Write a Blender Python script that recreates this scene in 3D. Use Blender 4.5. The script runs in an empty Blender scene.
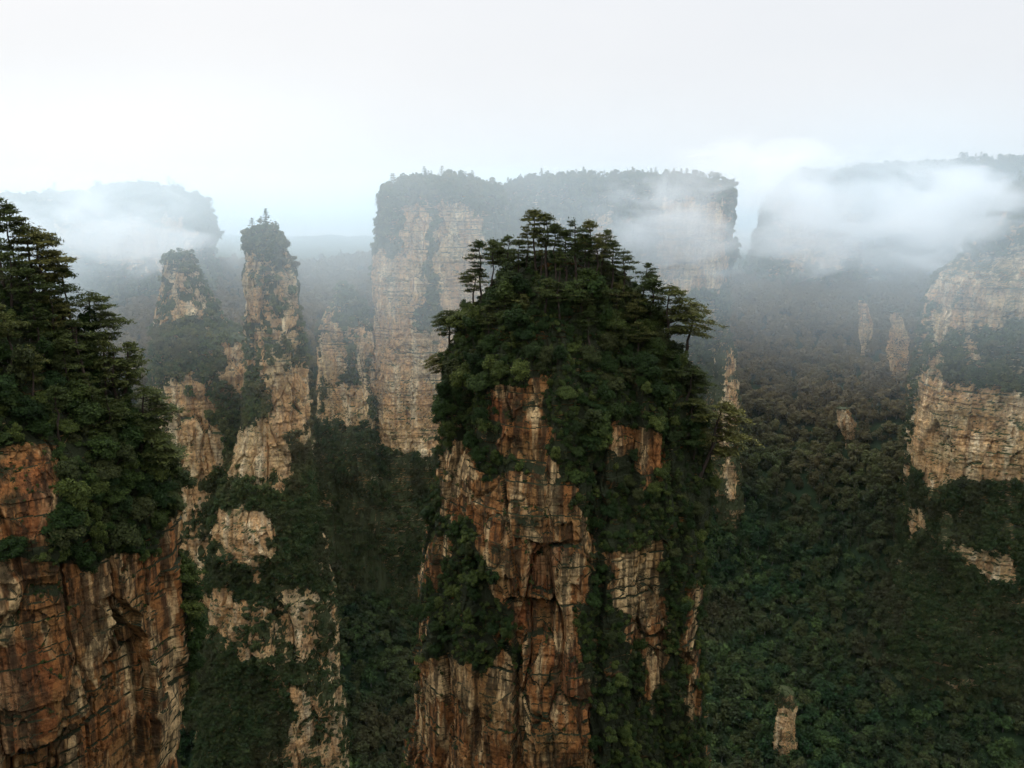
import bpy, math, random
import numpy as np
from mathutils import Vector, Matrix, Euler

R = math.radians
sc = bpy.context.scene
COL = sc.collection
random.seed(7)
rng = np.random.default_rng(7)

# ------------------------------------------------------------------ camera, sky, sun, exposure
W, H = 1024, 768
FPX = 852.0
PITCH = R(12.2)
cam_d = bpy.data.cameras.new("camera")
cam_d.sensor_width = 36.0
cam_d.lens = FPX / W * 36.0
cam_d.clip_start = 0.1
cam_d.clip_end = 12000
cam = bpy.data.objects.new("camera", cam_d)
COL.objects.link(cam)
cam.location = (0, 0, 0)
cam.rotation_euler = (R(90) - PITCH, 0, 0)
sc.camera = cam

SUN_EL, SUN_AZ = R(36), R(-28)          # azimuth from straight ahead, negative = to the left
world = bpy.data.worlds.new("World")
sc.world = world
world.use_nodes = True
wn = world.node_tree
for n in list(wn.nodes):
    wn.nodes.remove(n)
wout = wn.nodes.new("ShaderNodeOutputWorld")
wbg = wn.nodes.new("ShaderNodeBackground")
wbg.inputs["Strength"].default_value = 0.13
sky = wn.nodes.new("ShaderNodeTexSky")
sky.sky_type = 'NISHITA'
sky.sun_disc = False
sky.sun_elevation = SUN_EL
sky.sun_rotation = SUN_AZ
sky.dust_density = 4.0
sky.air_density = 1.0
# overcast: a bright, nearly colourless cloud deck mixed over the clear sky
tc = wn.nodes.new("ShaderNodeTexCoord")
mp = wn.nodes.new("ShaderNodeMapping")
mp.inputs["Scale"].default_value = (1.6, 1.6, 5.0)
nz = wn.nodes.new("ShaderNodeTexNoise")
nz.inputs["Scale"].default_value = 1.7
nz.inputs["Detail"].default_value = 6
nz.inputs["Roughness"].default_value = 0.55
rmp = wn.nodes.new("ShaderNodeValToRGB")
rmp.color_ramp.elements[0].position = 0.30
rmp.color_ramp.elements[0].color = (4.58, 4.74, 4.96, 1)
rmp.color_ramp.elements[1].position = 0.62
rmp.color_ramp.elements[1].color = (4.74, 4.86, 5.04, 1)
mix = wn.nodes.new("ShaderNodeMix")
mix.data_type = 'RGBA'
mix.inputs[0].default_value = 0.97
# the cloud deck is scaled up slightly behind the viewer, to light the facing rock
sxyz = wn.nodes.new("ShaderNodeSeparateXYZ")
mr = wn.nodes.new("ShaderNodeMapRange")
mr.inputs["From Min"].default_value = -0.8
mr.inputs["From Max"].default_value = 0.7
mr.inputs["To Min"].default_value = 1.05
mr.inputs["To Max"].default_value = 1.0
mul = wn.nodes.new("ShaderNodeVectorMath")
mul.operation = 'SCALE'
L = wn.links.new
L(tc.outputs["Generated"], mp.inputs["Vector"])
L(mp.outputs[0], nz.inputs["Vector"])
L(nz.outputs["Fac"], rmp.inputs["Fac"])
L(sky.outputs[0], mix.inputs[6])
L(rmp.outputs[0], mix.inputs[7])
L(tc.outputs["Generated"], sxyz.inputs[0])
L(sxyz.outputs["Y"], mr.inputs["Value"])
L(mix.outputs[2], mul.inputs[0])
mz = wn.nodes.new("ShaderNodeMapRange")          # an overcast sky is about three times as bright overhead as at the horizon
mz.inputs["From Min"].default_value = 0.22
mz.inputs["From Max"].default_value = 1.0
mz.inputs["To Min"].default_value = 1.0
mz.inputs["To Max"].default_value = 3.4
L(sxyz.outputs["Z"], mz.inputs["Value"])
mm_ = wn.nodes.new("ShaderNodeMath"); mm_.operation = 'MULTIPLY'
L(mr.outputs[0], mm_.inputs[0]); L(mz.outputs[0], mm_.inputs[1])
L(mm_.outputs[0], mul.inputs["Scale"])
L(mul.outputs[0], wbg.inputs["Color"])
L(wbg.outputs[0], wout.inputs["Surface"])

sd = bpy.data.lights.new("sun", 'SUN')
sd.energy = 1.15
sd.angle = R(25)
sd.color = (1.0, 0.95, 0.88)
sun = bpy.data.objects.new("sun", sd)
COL.objects.link(sun)
to_sun = Vector((math.sin(SUN_AZ) * math.cos(SUN_EL), math.cos(SUN_AZ) * math.cos(SUN_EL), math.sin(SUN_EL)))
sun.rotation_euler = to_sun.to_track_quat('Z', 'Y').to_euler()

sc.view_settings.view_transform = 'Standard'
sc.view_settings.look = 'None'
sc.view_settings.exposure = 0.5
sc.view_settings.gamma = 1.0
sc.view_settings.use_curve_mapping = False
cy = sc.cycles
cy.max_bounces = 8
cy.diffuse_bounces = 2
cy.glossy_bounces = 1
cy.transmission_bounces = 2
cy.volume_bounces = 6
cy.transparent_max_bounces = 8
cy.volume_step_rate = 0.45
cy.volume_max_steps = 128
cy.use_denoising = True
cy.use_adaptive_sampling = True
cy.adaptive_threshold = 0.02

# ------------------------------------------------------------------ projection helpers
CP, SP = math.cos(PITCH), math.sin(PITCH)

def project(P):
    """world points -> picture coordinates (x, y, depth)"""
    X, Y, Z = P[:, 0], P[:, 1], P[:, 2]
    d = Y * CP - Z * SP
    v = Y * SP + Z * CP
    d = np.where(d < 0.1, 0.1, d)
    return W / 2 + FPX * X / d, H / 2 - FPX * v / d, d

def at(px, py, Y):
    """point seen at (px, py) that stands Y metres ahead"""
    u = (px - W / 2) / FPX
    w = (H / 2 - py) / FPX
    fy, fz = CP + w * SP, -SP + w * CP
    k = Y / fy
    return np.array((u * k, Y, fz * k))

# ------------------------------------------------------------------ numeric noise
def _hash(ix, iy, iz, seed):
    h = (ix.astype(np.uint32) * np.uint32(374761393) + iy.astype(np.uint32) * np.uint32(668265263)
         + iz.astype(np.uint32) * np.uint32(2246822519) + np.uint32((seed * 974711) & 0xffffffff))
    h = (h ^ (h >> np.uint32(13))) * np.uint32(1274126177)
    h = (h ^ (h >> np.uint32(16))) * np.uint32(2654435761)
    h = h ^ (h >> np.uint32(15))
    return (h & np.uint32(0xffffff)).astype(np.float64) / 16777216.0

def vnoise(p, seed=0):
    i = np.floor(p).astype(np.int64)
    f = p - i
    f = f * f * f * (f * (f * 6 - 15) + 10)
    out = 0
    for dx in (0, 1):
        wx = f[:, 0] if dx else 1 - f[:, 0]
        for dy in (0, 1):
            wy = f[:, 1] if dy else 1 - f[:, 1]
            for dz in (0, 1):
                wz = f[:, 2] if dz else 1 - f[:, 2]
                out = out + wx * wy * wz * _hash(i[:, 0] + dx, i[:, 1] + dy, i[:, 2] + dz, seed)
    return out * 2 - 1

def fbm(p, octv=4, seed=0, gain=0.5):
    a, s, out = 1.0, 0.0, 0
    q = np.array(p, dtype=np.float64)
    for k in range(octv):
        out = out + a * vnoise(q, seed + k * 17)
        s += a
        a *= gain
        q = q * 2.03 + 11.7
    return out / s

def cells(p, seed=0):
    """nearest jittered cell: three random values, its offset, and the distance to the cell border"""
    i = np.floor(p).astype(np.int64)
    n = len(p)
    f1 = np.full(n, 9.0); f2 = np.full(n, 9.0)
    ids = np.zeros((n, 3), np.int64); dl = np.zeros((n, 3))
    for dx in (-1, 0, 1):
        for dy in (-1, 0, 1):
            for dz in (-1, 0, 1):
                c = i + (dx, dy, dz)
                o = np.stack([_hash(c[:, 0], c[:, 1], c[:, 2], seed + k) for k in range(3)], 1) * 0.8 + 0.1
                v = p - (c + o)
                d = np.abs(v).max(1) * 0.6 + np.sqrt((v * v).sum(1)) * 0.4
                near = d < f1
                f2 = np.where(near, f1, np.minimum(f2, d))
                f1 = np.where(near, d, f1)
                ids[near] = c[near]; dl[near] = v[near]
    r = np.stack([_hash(ids[:, 0], ids[:, 1], ids[:, 2], seed + 31 + k) for k in range(3)], 1)
    return r, dl, f2 - f1

def sstep(a, b, x):
    t = np.clip((x - a) / (b - a), 0, 1)
    return t * t * (3 - 2 * t)

# ------------------------------------------------------------------ mesh helpers
def quad_mesh(name, V, F, mats=(), midx=None, smooth=False, attrs=None):
    V = np.asarray(V, np.float32); F = np.asarray(F, np.int32)
    me = bpy.data.meshes.new(name)
    me.vertices.add(len(V)); me.vertices.foreach_set("co", V.ravel())
    me.loops.add(F.size); me.loops.foreach_set("vertex_index", F.ravel())
    me.polygons.add(len(F))
    me.polygons.foreach_set("loop_start", np.arange(0, F.size, 4, dtype=np.int32))
    me.polygons.foreach_set("loop_total", np.full(len(F), 4, np.int32))
    if midx is not None:
        me.polygons.foreach_set("material_index", np.asarray(midx, np.int32))
    me.polygons.foreach_set("use_smooth", np.full(len(F), smooth, bool))
    for m in mats:
        me.materials.append(m)
    for k, a in (attrs or {}).items():
        at_ = me.attributes.new(k, 'FLOAT', 'POINT')
        at_.data.foreach_set("value", np.asarray(a, np.float32))
    me.update(calc_edges=True)
    me.validate()
    return me

def link(name, me, parent=None):
    o = bpy.data.objects.new(name, me)
    COL.objects.link(o)
    if parent is not None:
        o.parent = parent
    return o

def tag(o, label=None, cat=None, group=None, kind=None):
    if label: o["label"] = label
    if cat: o["category"] = cat
    if group: o["group"] = group
    if kind: o["kind"] = kind
    return o

def tube(pts, rads, sides=6):
    pts = np.asarray(pts, float); n = len(pts)
    V, F = [], []
    tang = np.gradient(pts, axis=0)
    for k in range(n):
        t = tang[k] / (np.linalg.norm(tang[k]) + 1e-9)
        ref = np.array((1, 0, 0)) if abs(t[0]) < 0.8 else np.array((0, 1, 0))
        a = np.cross(t, ref); a /= np.linalg.norm(a)
        b = np.cross(t, a)
        for s in range(sides):
            th = 2 * math.pi * s / sides
            V.append(pts[k] + rads[k] * (math.cos(th) * a + math.sin(th) * b))
    for k in range(n - 1):
        for s in range(sides):
            s2 = (s + 1) % sides
            F.append((k * sides + s, k * sides + s2, (k + 1) * sides + s2, (k + 1) * sides + s))
    return np.array(V), np.array(F)

def join(parts):
    V, F, o = [], [], 0
    for v, f in parts:
        V.append(v); F.append(np.asarray(f) + o); o += len(v)
    return np.concatenate(V), np.concatenate(F)

def leaf_quads(C, N, su, sv, r):
    """one slightly folded leaf-shaped quad per centre"""
    n = len(C)
    N = N / (np.linalg.norm(N, axis=1, keepdims=True) + 1e-9)
    T = r.normal(size=(n, 3))
    T -= N * (T * N).sum(1, keepdims=True)
    T /= np.linalg.norm(T, axis=1, keepdims=True) + 1e-9
    B = np.cross(N, T)
    su = np.asarray(su).reshape(-1, 1); sv = np.asarray(sv).reshape(-1, 1)
    V = np.stack([C - T * su, C - B * sv + N * sv * 0.25, C + T * su, C + B * sv + N * sv * 0.25], 1).reshape(-1, 3)
    F = np.arange(4 * n).reshape(-1, 4)
    return V, F

# ------------------------------------------------------------------ materials
def nodes(name):
    m = bpy.data.materials.new(name)
    m.use_nodes = True
    nt = m.node_tree
    b = nt.nodes["Principled BSDF"]
    b.inputs["Roughness"].default_value = 0.9
    b.inputs["Specular IOR Level"].default_value = 0.15
    return m, nt, b

def N_(nt, kind, **kw):
    n = nt.nodes.new(kind)
    for k, v in kw.items():
        setattr(n, k, v)
    return n

def noise_node(nt, vec, scale, detail=4, rough=0.55, mapping=None):
    n = nt.nodes.new("ShaderNodeTexNoise")
    n.inputs["Scale"].default_value = scale
    n.inputs["Detail"].default_value = detail
    n.inputs["Roughness"].default_value = rough
    if mapping:
        m = nt.nodes.new("ShaderNodeMapping")
        m.inputs["Scale"].default_value = mapping
        nt.links.new(vec, m.inputs["Vector"])
        vec = m.outputs[0]
    nt.links.new(vec, n.inputs["Vector"])
    return n.outputs["Fac"]

def ramp(nt, fac, stops):
    r = nt.nodes.new("ShaderNodeValToRGB")
    while len(r.color_ramp.elements) < len(stops):
        r.color_ramp.elements.new(0.5)
    for e, (p, c) in zip(r.color_ramp.elements, stops):
        e.position = p
        e.color = (*c, 1) if len(c) == 3 else c
    nt.links.new(fac, r.inputs["Fac"])
    return r.outputs["Color"]

def mixc(nt, fac, a, b, blend='MIX'):
    m = nt.nodes.new("ShaderNodeMix")
    m.data_type = 'RGBA'; m.blend_type = blend
    for s, v in ((0, fac), (6, a), (7, b)):
        if hasattr(v, "links") or hasattr(v, "is_linked"):
            nt.links.new(v, m.inputs[s])
        else:
            m.inputs[s].default_value = v if s == 0 else (*v, 1)
    return m.outputs[2]

def rock_material(name, base, warm, pale, dark, detail=1.0, streak=0.6, moss=(0.018, 0.022, 0.009)):
    m, nt, b = nodes(name)
    g = nt.nodes.new("ShaderNodeNewGeometry")
    P = g.outputs["Position"]
    big = noise_node(nt, P, 0.045, 5, 0.6)
    c = ramp(nt, big, [(0.36, base), (0.52, warm), (0.66, base)])
    vert = noise_node(nt, P, 1.0, 5, 0.6, (0.35 * detail, 0.35 * detail, 0.05 * detail))
    pf = ramp(nt, vert, [(0.515, (0, 0, 0)), (0.64, (1, 1, 1))])
    c = mixc(nt, pf, c, pale)
    # patches with a shape of their own: iron-red and pale scars
    for nm, colr in (("red", (0.19, 0.058, 0.020)), ("pale", pale)):
        a = nt.nodes.new("ShaderNodeAttribute"); a.attribute_name = nm
        c = mixc(nt, a.outputs["Fac"], c, colr)
    st = noise_node(nt, P, 1.0, 6, 0.62, (0.8 * detail, 0.8 * detail, 0.06 * detail))
    sf = ramp(nt, st, [(0.44, (1, 1, 1)), (0.54, (0, 0, 0))])
    sfm = nt.nodes.new("ShaderNodeMath"); sfm.operation = 'MULTIPLY'
    nt.links.new(sf, sfm.inputs[0]); sfm.inputs[1].default_value = streak
    c = mixc(nt, sfm.outputs[0], c, dark)
    bed = noise_node(nt, P, 1.0, 5, 0.6, (0.06 * detail, 0.06 * detail, 1.1 * detail))
    bf = ramp(nt, bed, [(0.36, (0.42, 0.40, 0.37)), (0.46, (1, 1, 1)), (0.68, (1.15, 1.12, 1.08))])
    c = mixc(nt, 0.75, c, bf, 'MULTIPLY')
    fine = noise_node(nt, P, 1.6 * detail, 6, 0.7)
    ff = ramp(nt, fine, [(0.34, (0.30, 0.29, 0.27)), (0.50, (0.95, 0.95, 0.95)), (0.68, (1.3, 1.28, 1.22))])
    c = mixc(nt, 0.85, c, ff, 'MULTIPLY')
    # moss and low growth on ledges and in patches
    sx = nt.nodes.new("ShaderNodeSeparateXYZ")
    nt.links.new(g.outputs["Normal"], sx.inputs[0])
    mn = noise_node(nt, P, 0.16 * detail, 6, 0.65)
    add = nt.nodes.new("ShaderNodeMath"); add.operation = 'MULTIPLY_ADD'
    nt.links.new(sx.outputs["Z"], add.inputs[0]); add.inputs[1].default_value = 0.32
    nt.links.new(mn, add.inputs[2])
    va = nt.nodes.new("ShaderNodeAttribute"); va.attribute_name = "veg"
    add2 = nt.nodes.new("ShaderNodeMath"); add2.operation = 'MULTIPLY_ADD'
    nt.links.new(va.outputs["Fac"], add2.inputs[0]); add2.inputs[1].default_value = 0.30
    nt.links.new(add.outputs[0], add2.inputs[2])
    mf = ramp(nt, add2.outputs[0], [(0.60, (0, 0, 0)), (0.72, (1, 1, 1))])
    c = mixc(nt, mf, c, moss)
    nt.links.new(c, b.inputs["Base Color"])
    bp = nt.nodes.new("ShaderNodeBump")
    bp.inputs["Strength"].default_value = 0.9
    bp.inputs["Distance"].default_value = 0.5 / detail
    hm = nt.nodes.new("ShaderNodeMath"); hm.operation = 'ADD'
    nt.links.new(fine, hm.inputs[0]); nt.links.new(st, hm.inputs[1])
    nt.links.new(hm.outputs[0], bp.inputs["Height"])
    nt.links.new(bp.outputs[0], b.inputs["Normal"])
    return m

def leaf_material(name, cols, sub=0.3, lowfreq=0.02, brown=None):
    m, nt, b = nodes(name)
    g = nt.nodes.new("ShaderNodeNewGeometry")
    oi = nt.nodes.new("ShaderNodeObjectInfo")
    c1 = ramp(nt, oi.outputs["Random"], [(i / (len(cols) - 1), c) for i, c in enumerate(cols)])
    c2 = ramp(nt, g.outputs["Random Per Island"], [(0.0, (0.55, 0.6, 0.5)), (0.6, (1, 1, 1)), (1.0, (1.7, 1.6, 1.25))])
    c = mixc(nt, 0.9, c1, c2, 'MULTIPLY')
    if brown:
        nf = noise_node(nt, g.outputs["Position"], lowfreq, 4, 0.6)
        bf = ramp(nt, nf, [(0.48, (0, 0, 0)), (0.66, (0.75, 0.75, 0.75))])
        c = mixc(nt, bf, c, brown)
    if name == "forest_leaves":     # drier, rust-brown woods high on the slopes
        sz = nt.nodes.new("ShaderNodeSeparateXYZ"); nt.links.new(g.outputs["Position"], sz.inputs[0])
        hz = nt.nodes.new("ShaderNodeMapRange"); hz.inputs["From Min"].default_value = -185; hz.inputs["From Max"].default_value = -110
        hz.inputs["To Max"].default_value = 0.7
        nt.links.new(sz.outputs["Z"], hz.inputs["Value"])
        c = mixc(nt, hz.outputs[0], c, (0.175, 0.115, 0.046))
    if name == "cliff_growth":      # darker and greener low on the rocks, paler olive near the tops
        sz = nt.nodes.new("ShaderNodeSeparateXYZ"); nt.links.new(g.outputs["Position"], sz.inputs[0])
        hz = nt.nodes.new("ShaderNodeMapRange"); hz.inputs["From Min"].default_value = -70; hz.inputs["From Max"].default_value = -125
        hz.inputs["To Max"].default_value = 0.9
        nt.links.new(sz.outputs["Z"], hz.inputs["Value"])
        c = mixc(nt, hz.outputs[0], c, mixc(nt, 1.0, c, (0.32, 0.42, 0.38), 'MULTIPLY'))
    nt.links.new(c, b.inputs["Base Color"])
    b.inputs["Roughness"].default_value = 0.75
    tr = nt.nodes.new("ShaderNodeBsdfTranslucent")
    nt.links.new(c, tr.inputs["Color"])
    ms = nt.nodes.new("ShaderNodeMixShader")
    ms.inputs[0].default_value = sub
    nt.links.new(b.outputs[0], ms.inputs[1]); nt.links.new(tr.outputs[0], ms.inputs[2])
    nt.links.new(ms.outputs[0], nt.nodes["Material Output"].inputs["Surface"])
    return m

def bark_material(name, a, c2):
    m, nt, b = nodes(name)
    g = nt.nodes.new("ShaderNodeNewGeometry")
    f = noise_node(nt, g.outputs["Position"], 3.0, 4, 0.6, (1, 1, 0.3))
    nt.links.new(ramp(nt, f, [(0.35, a), (0.65, c2)]), b.inputs["Base Color"])
    return m

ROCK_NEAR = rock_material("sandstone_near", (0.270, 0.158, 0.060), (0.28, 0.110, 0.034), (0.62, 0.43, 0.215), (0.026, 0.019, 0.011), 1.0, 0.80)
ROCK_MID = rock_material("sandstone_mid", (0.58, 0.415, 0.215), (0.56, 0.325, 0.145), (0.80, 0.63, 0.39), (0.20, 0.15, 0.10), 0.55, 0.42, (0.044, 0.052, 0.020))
NEEDLE = leaf_material("pine_needles", [(0.030, 0.044, 0.011), (0.052, 0.064, 0.017), (0.092, 0.090, 0.026)], 0.25)
LEAF = leaf_material("broad_leaves", [(0.011, 0.024, 0.005), (0.021, 0.040, 0.008), (0.062, 0.078, 0.017), (0.017, 0.036, 0.010), (0.042, 0.046, 0.015)], 0.25)
FOREST = leaf_material("forest_leaves", [(0.006, 0.020, 0.006), (0.012, 0.032, 0.010), (0.044, 0.072, 0.020), (0.009, 0.027, 0.010), (0.042, 0.050, 0.016), (0.016, 0.040, 0.012)], 0.2, 0.012, (0.055, 0.046, 0.020))
MIDLEAF = leaf_material("cliff_growth", [(0.056, 0.088, 0.030), (0.092, 0.115, 0.038), (0.145, 0.142, 0.050)], 0.25, 0.05, (0.120, 0.088, 0.042))
BARK = bark_material("pine_bark", (0.020, 0.014, 0.010), (0.055, 0.040, 0.030))
PALEBARK = bark_material("pale_bark", (0.05, 0.045, 0.04), (0.16, 0.15, 0.13))

# ------------------------------------------------------------------ polygons in the picture -> masks on the rock
def in_poly(x, y, poly):
    ins = np.zeros(len(x), bool)
    j = len(poly) - 1
    for i in range(len(poly)):
        xi, yi = poly[i]; xj, yj = poly[j]
        if yi != yj:
            c = ((yi > y) != (yj > y)) & (x < (xj - xi) * (y - yi) / (yj - yi) + xi)
            ins ^= c
        j = i
    return ins

def union(x, y, polys):
    r = np.zeros(len(x), bool)
    for p in polys:
        r |= in_poly(x, y, p)
    return r

# ------------------------------------------------------------------ rock pillars
def rock(name, Yc, prof, mat, depth=0.8, rymax=60, nf=300, nb=120, nv=400, vmax=790, zbot=-310,
         power=3.0, yaw=0.0, seed=1, amp=(1.2, 0.5, 0.2), cs=1.0, bare=(), red=(), pale=(), fuzz=6.0, flat=True, bedamp=0.28, grow=0.1, recess=(), dense=None):
    prof = sorted(prof)
    py = np.array([p[0] for p in prof], float)
    rows = np.concatenate([np.linspace(py[0], min(vmax, max(py[-1], vmax)), nv)])
    zk = np.array([at(512, v, Yc)[2] for v in rows])
    xl = np.array([at(np.interp(v, py, [p[1] for p in prof]), v, Yc)[0] for v in rows])
    xr = np.array([at(np.interp(v, py, [p[2] for p in prof]), v, Yc)[0] for v in rows])
    if zk[-1] > zbot:
        zz = np.linspace(zk[-1], zbot, 40)[1:]
        gr = (zk[-1] - zz) * grow
        zk = np.concatenate([zk, zz]); xl = np.concatenate([xl, xl[-1] - gr]); xr = np.concatenate([xr, xr[-1] + gr])
    # a cap over the top: shrink to the middle
    K = 14
    t = np.linspace(0, 1, K, endpoint=False)
    cx0, hw0 = (xl[0] + xr[0]) / 2, (xr[0] - xl[0]) / 2
    caph = min(hw0 * 0.12, 4.0)
    capz = zk[0] + np.sqrt(np.clip(1 - (0.02 + 0.98 * t) ** 2, 0, 1)) * caph
    zk = np.concatenate([capz, zk]); hw = hw0 * (0.02 + 0.98 * t)
    xl = np.concatenate([cx0 - hw, xl]); xr = np.concatenate([cx0 + hw, xr])
    # angles: denser on the side the viewer sees (towards -Y)
    a = np.concatenate([np.linspace(math.pi, 2 * math.pi, nf, endpoint=False), np.linspace(0, math.pi, nb, endpoint=False)])
    ca, sa = np.cos(a - yaw), np.sin(a - yaw)
    rr = (np.abs(ca) ** power + np.abs(sa) ** power) ** (-1 / power)
    ux, uy = rr * np.cos(a), rr * np.sin(a)
    mx = np.abs(ux).max(); ux = ux / mx; uy = uy / mx
    cx = (xl + xr) / 2; rx = (xr - xl) / 2
    ry = np.minimum(rx * depth, rymax)
    M, N = len(zk), len(a)
    X = cx[:, None] + rx[:, None] * ux
    Y = Yc + ry[:, None] * uy
    Z = np.repeat(zk[:, None], N, 1)
    def normals(X, Y, Z):
        P = np.stack([X, Y, Z], 2)
        du = np.roll(P, -1, 1) - np.roll(P, 1, 1)
        dv = np.gradient(P, axis=0)
        n = np.cross(dv, du)
        n /= np.linalg.norm(n, axis=2, keepdims=True) + 1e-9
        c = np.stack([X - cx[:, None], Y - Yc, np.zeros_like(X)], 2)
        if (n * c).sum() < 0:
            n = -n
        return n
    n0 = normals(X, Y, Z)
    P = np.stack([X, Y, Z], 2).reshape(-1, 3)
    nn = n0.reshape(-1, 3)
    q = P / cs + seed * 37.1
    warp = np.stack([fbm(q / 11, 3, seed + 5), fbm(q / 11, 3, seed + 6), 0.5 * fbm(q / 11, 3, seed + 7)], 1) * 1.3
    qw = q + warp
    d = fbm(q / 24, 3, seed + 1) * 2.2 * amp[0]
    for k, (s, am) in enumerate((((7.5, 7.5, 28), amp[0]), ((3.4, 3.4, 8.5), amp[1]), ((1.3, 1.3, 2.6), amp[2]))):
        if am <= 0: continue
        r, dl, e = cells(qw / np.array(s) + k * 5.3, seed + 40 * k)
        d += am * (1.8 * (r[:, 0] - 0.5) + 1.1 * ((r[:, 1] - .5) * dl[:, 0] + (r[:, 2] - .5) * dl[:, 1]) + 0.9 * (r[:, 0] - .5) * dl[:, 2])
        d -= am * (0.7, 0.4, 0.0)[k] * (1 - sstep(0.0, 0.10, e)) * (r[:, 1] > (0.5, 0.78, 2)[k])
    zb = q[:, 2] + 1.4 * fbm(q * (1 / 14, 1 / 14, 1 / 30), 3, seed + 9)
    bi = np.floor(zb / 1.9).astype(np.int64); bf = zb / 1.9 - bi
    zero = np.zeros_like(bi)
    d += bedamp * 1.6 * (_hash(bi, zero, zero, seed) - 0.5)
    d -= bedamp * (1 - sstep(0.03, 0.16, bf)) * (_hash(bi, zero, zero, seed + 3) > 0.6) * sstep(-0.15, 0.2, fbm(q / 15, 3, seed + 21))
    d += 0.25 * amp[1] * fbm(q / 1.6, 3, seed + 13)
    d *= cs
    if recess:
        rx_, ry_, _ = project(P)
        wob = fbm(P / 3.0, 3, seed + 60) * 7
        for poly, dep_ in recess:
            d -= dep_ * (in_poly(rx_ + wob, ry_ + wob, poly) & ((nn * P).sum(1) < 0))
    fade = np.ones((M, N)); fade[:K] = 0.35
    nh = nn.copy(); nh[:, 2] *= 0.35
    P = P + nh * (d * fade.ravel())[:, None]
    X, Y, Z = [P[:, k].reshape(M, N) for k in range(3)]
    n1 = normals(X, Y, Z).reshape(-1, 3)
    px, pyy, dep = project(P)
    jit = fuzz * np.stack([fbm(P / (6 * cs), 4, seed + 70, 0.6), fbm(P / (6 * cs), 4, seed + 71, 0.6)], 1) * 1.8
    jx, jy = px + jit[:, 0], pyy + jit[:, 1]
    facing = (n0.reshape(-1, 3) * P).sum(1) < 0
    isbare = union(jx, jy, bare) & facing
    inframe = (px > -30) & (px < W + 30) & (pyy < H + 20)
    wild = fbm(P / (16 * cs), 4, seed + 80) + 0.5 * n1[:, 2] - 0.0012 * (zk[0] - P[:, 2])
    veg = np.where(facing & inframe, ~isbare, wild > 0.0).astype(float)
    if dense is not None:
        mott = fbm(P / (4.5, 4.5, 10), 4, seed + 85) + 0.7 * n1[:, 2] > 0.06
        veg = np.where(facing & inframe, ~isbare & (union(jx, jy, dense) | mott), veg).astype(float)
    rd = union(jx, jy, red).astype(float) * 0.6
    pl = union(jx, jy, pale).astype(float) * 0.8
    idx = np.arange(M * N).reshape(M, N)
    A, B = idx[:-1], idx[1:]
    F = np.stack([A, np.roll(A, -1, 1), np.roll(B, -1, 1), B], 2).reshape(-1, 4)
    me = quad_mesh(name, P, F[:, ::-1], [mat], smooth=not flat, attrs={"veg": veg, "red": rd, "pale": pl})
    o = link(name, me)
    return dict(o=o, P=P, n=n1, n0=n0.reshape(-1, 3), px=px, py=pyy, veg=veg, facing=facing, inframe=inframe, cs=cs, M=M, N=N, Yc=Yc)

def areas(rk):
    P = rk["P"].reshape(rk["M"], rk["N"], 3)
    du = np.linalg.norm(np.roll(P, -1, 1) - P, axis=2)
    dv = np.linalg.norm(np.gradient(P, axis=0), axis=2)
    return (np.minimum(du, 3) * np.minimum(dv, 3)).ravel()

def sample(rk, n, weight, mind, r=rng):
    """n surface points drawn by area x weight, kept mind metres apart"""
    w = areas(rk) * weight
    if w.sum() <= 0: return np.zeros(0, int)
    k = min(n * 6, int((w > 0).sum()))
    cand = r.choice(len(w), size=k, replace=False, p=w / w.sum())
    if mind <= 0: return cand[:n]
    P = rk["P"]; grid = {}; out = []
    for c in cand:
        p = P[c]; key = tuple((p // mind).astype(int))
        ok = True
        for dx in (-1, 0, 1):
            for dy in (-1, 0, 1):
                for dz in (-1, 0, 1):
                    for qd in grid.get((key[0] + dx, key[1] + dy, key[2] + dz), ()):
                        if ((P[qd] - p) ** 2).sum() < mind * mind:
                            ok = False; break
                    if not ok: break
                if not ok: break
            if not ok: break
        if ok:
            grid.setdefault(key, []).append(c); out.append(c)
            if len(out) >= n: break
    return np.array(out, int)

# --- the central pillar
BARE_C = [[(468, 470), (556, 474), (592, 556), (588, 612), (510, 604), (482, 562)], [(512, 600), (572, 604), (588, 665), (514, 690)], [(545, 470), (575, 500), (600, 545), (575, 545), (550, 505)],
          [(640, 640), (662, 600), (666, 650), (655, 700), (640, 690)], [(490, 392), (545, 384), (558, 420), (556, 478), (535, 484), (503, 452), (492, 420)],
          [(441, 448), (462, 448), (478, 478), (497, 490), (507, 540), (502, 580), (482, 562), (470, 515), (444, 510)],
          [(499, 486), (552, 500), (577, 538), (587, 560), (582, 605), (560, 607), (506, 592), (498, 550)],
          [(603, 548), (662, 542), (664, 620), (650, 657), (632, 652), (626, 600), (603, 580)],
          [(412, 655), (455, 660), (478, 690), (494, 636), (510, 660), (517, 790), (408, 790)],
          [(512, 668), (545, 636), (577, 648), (592, 700), (596, 790), (512, 790)],
          [(682, 590), (699, 580), (699, 720), (684, 720)],
          [(610, 424), (664, 430), (668, 475), (650, 492), (640, 460), (610, 450)],
          [(424, 545), (444, 540), (446, 572), (430, 590)],
          [(418, 620), (428, 610), (428, 662), (415, 662)]]
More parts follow.
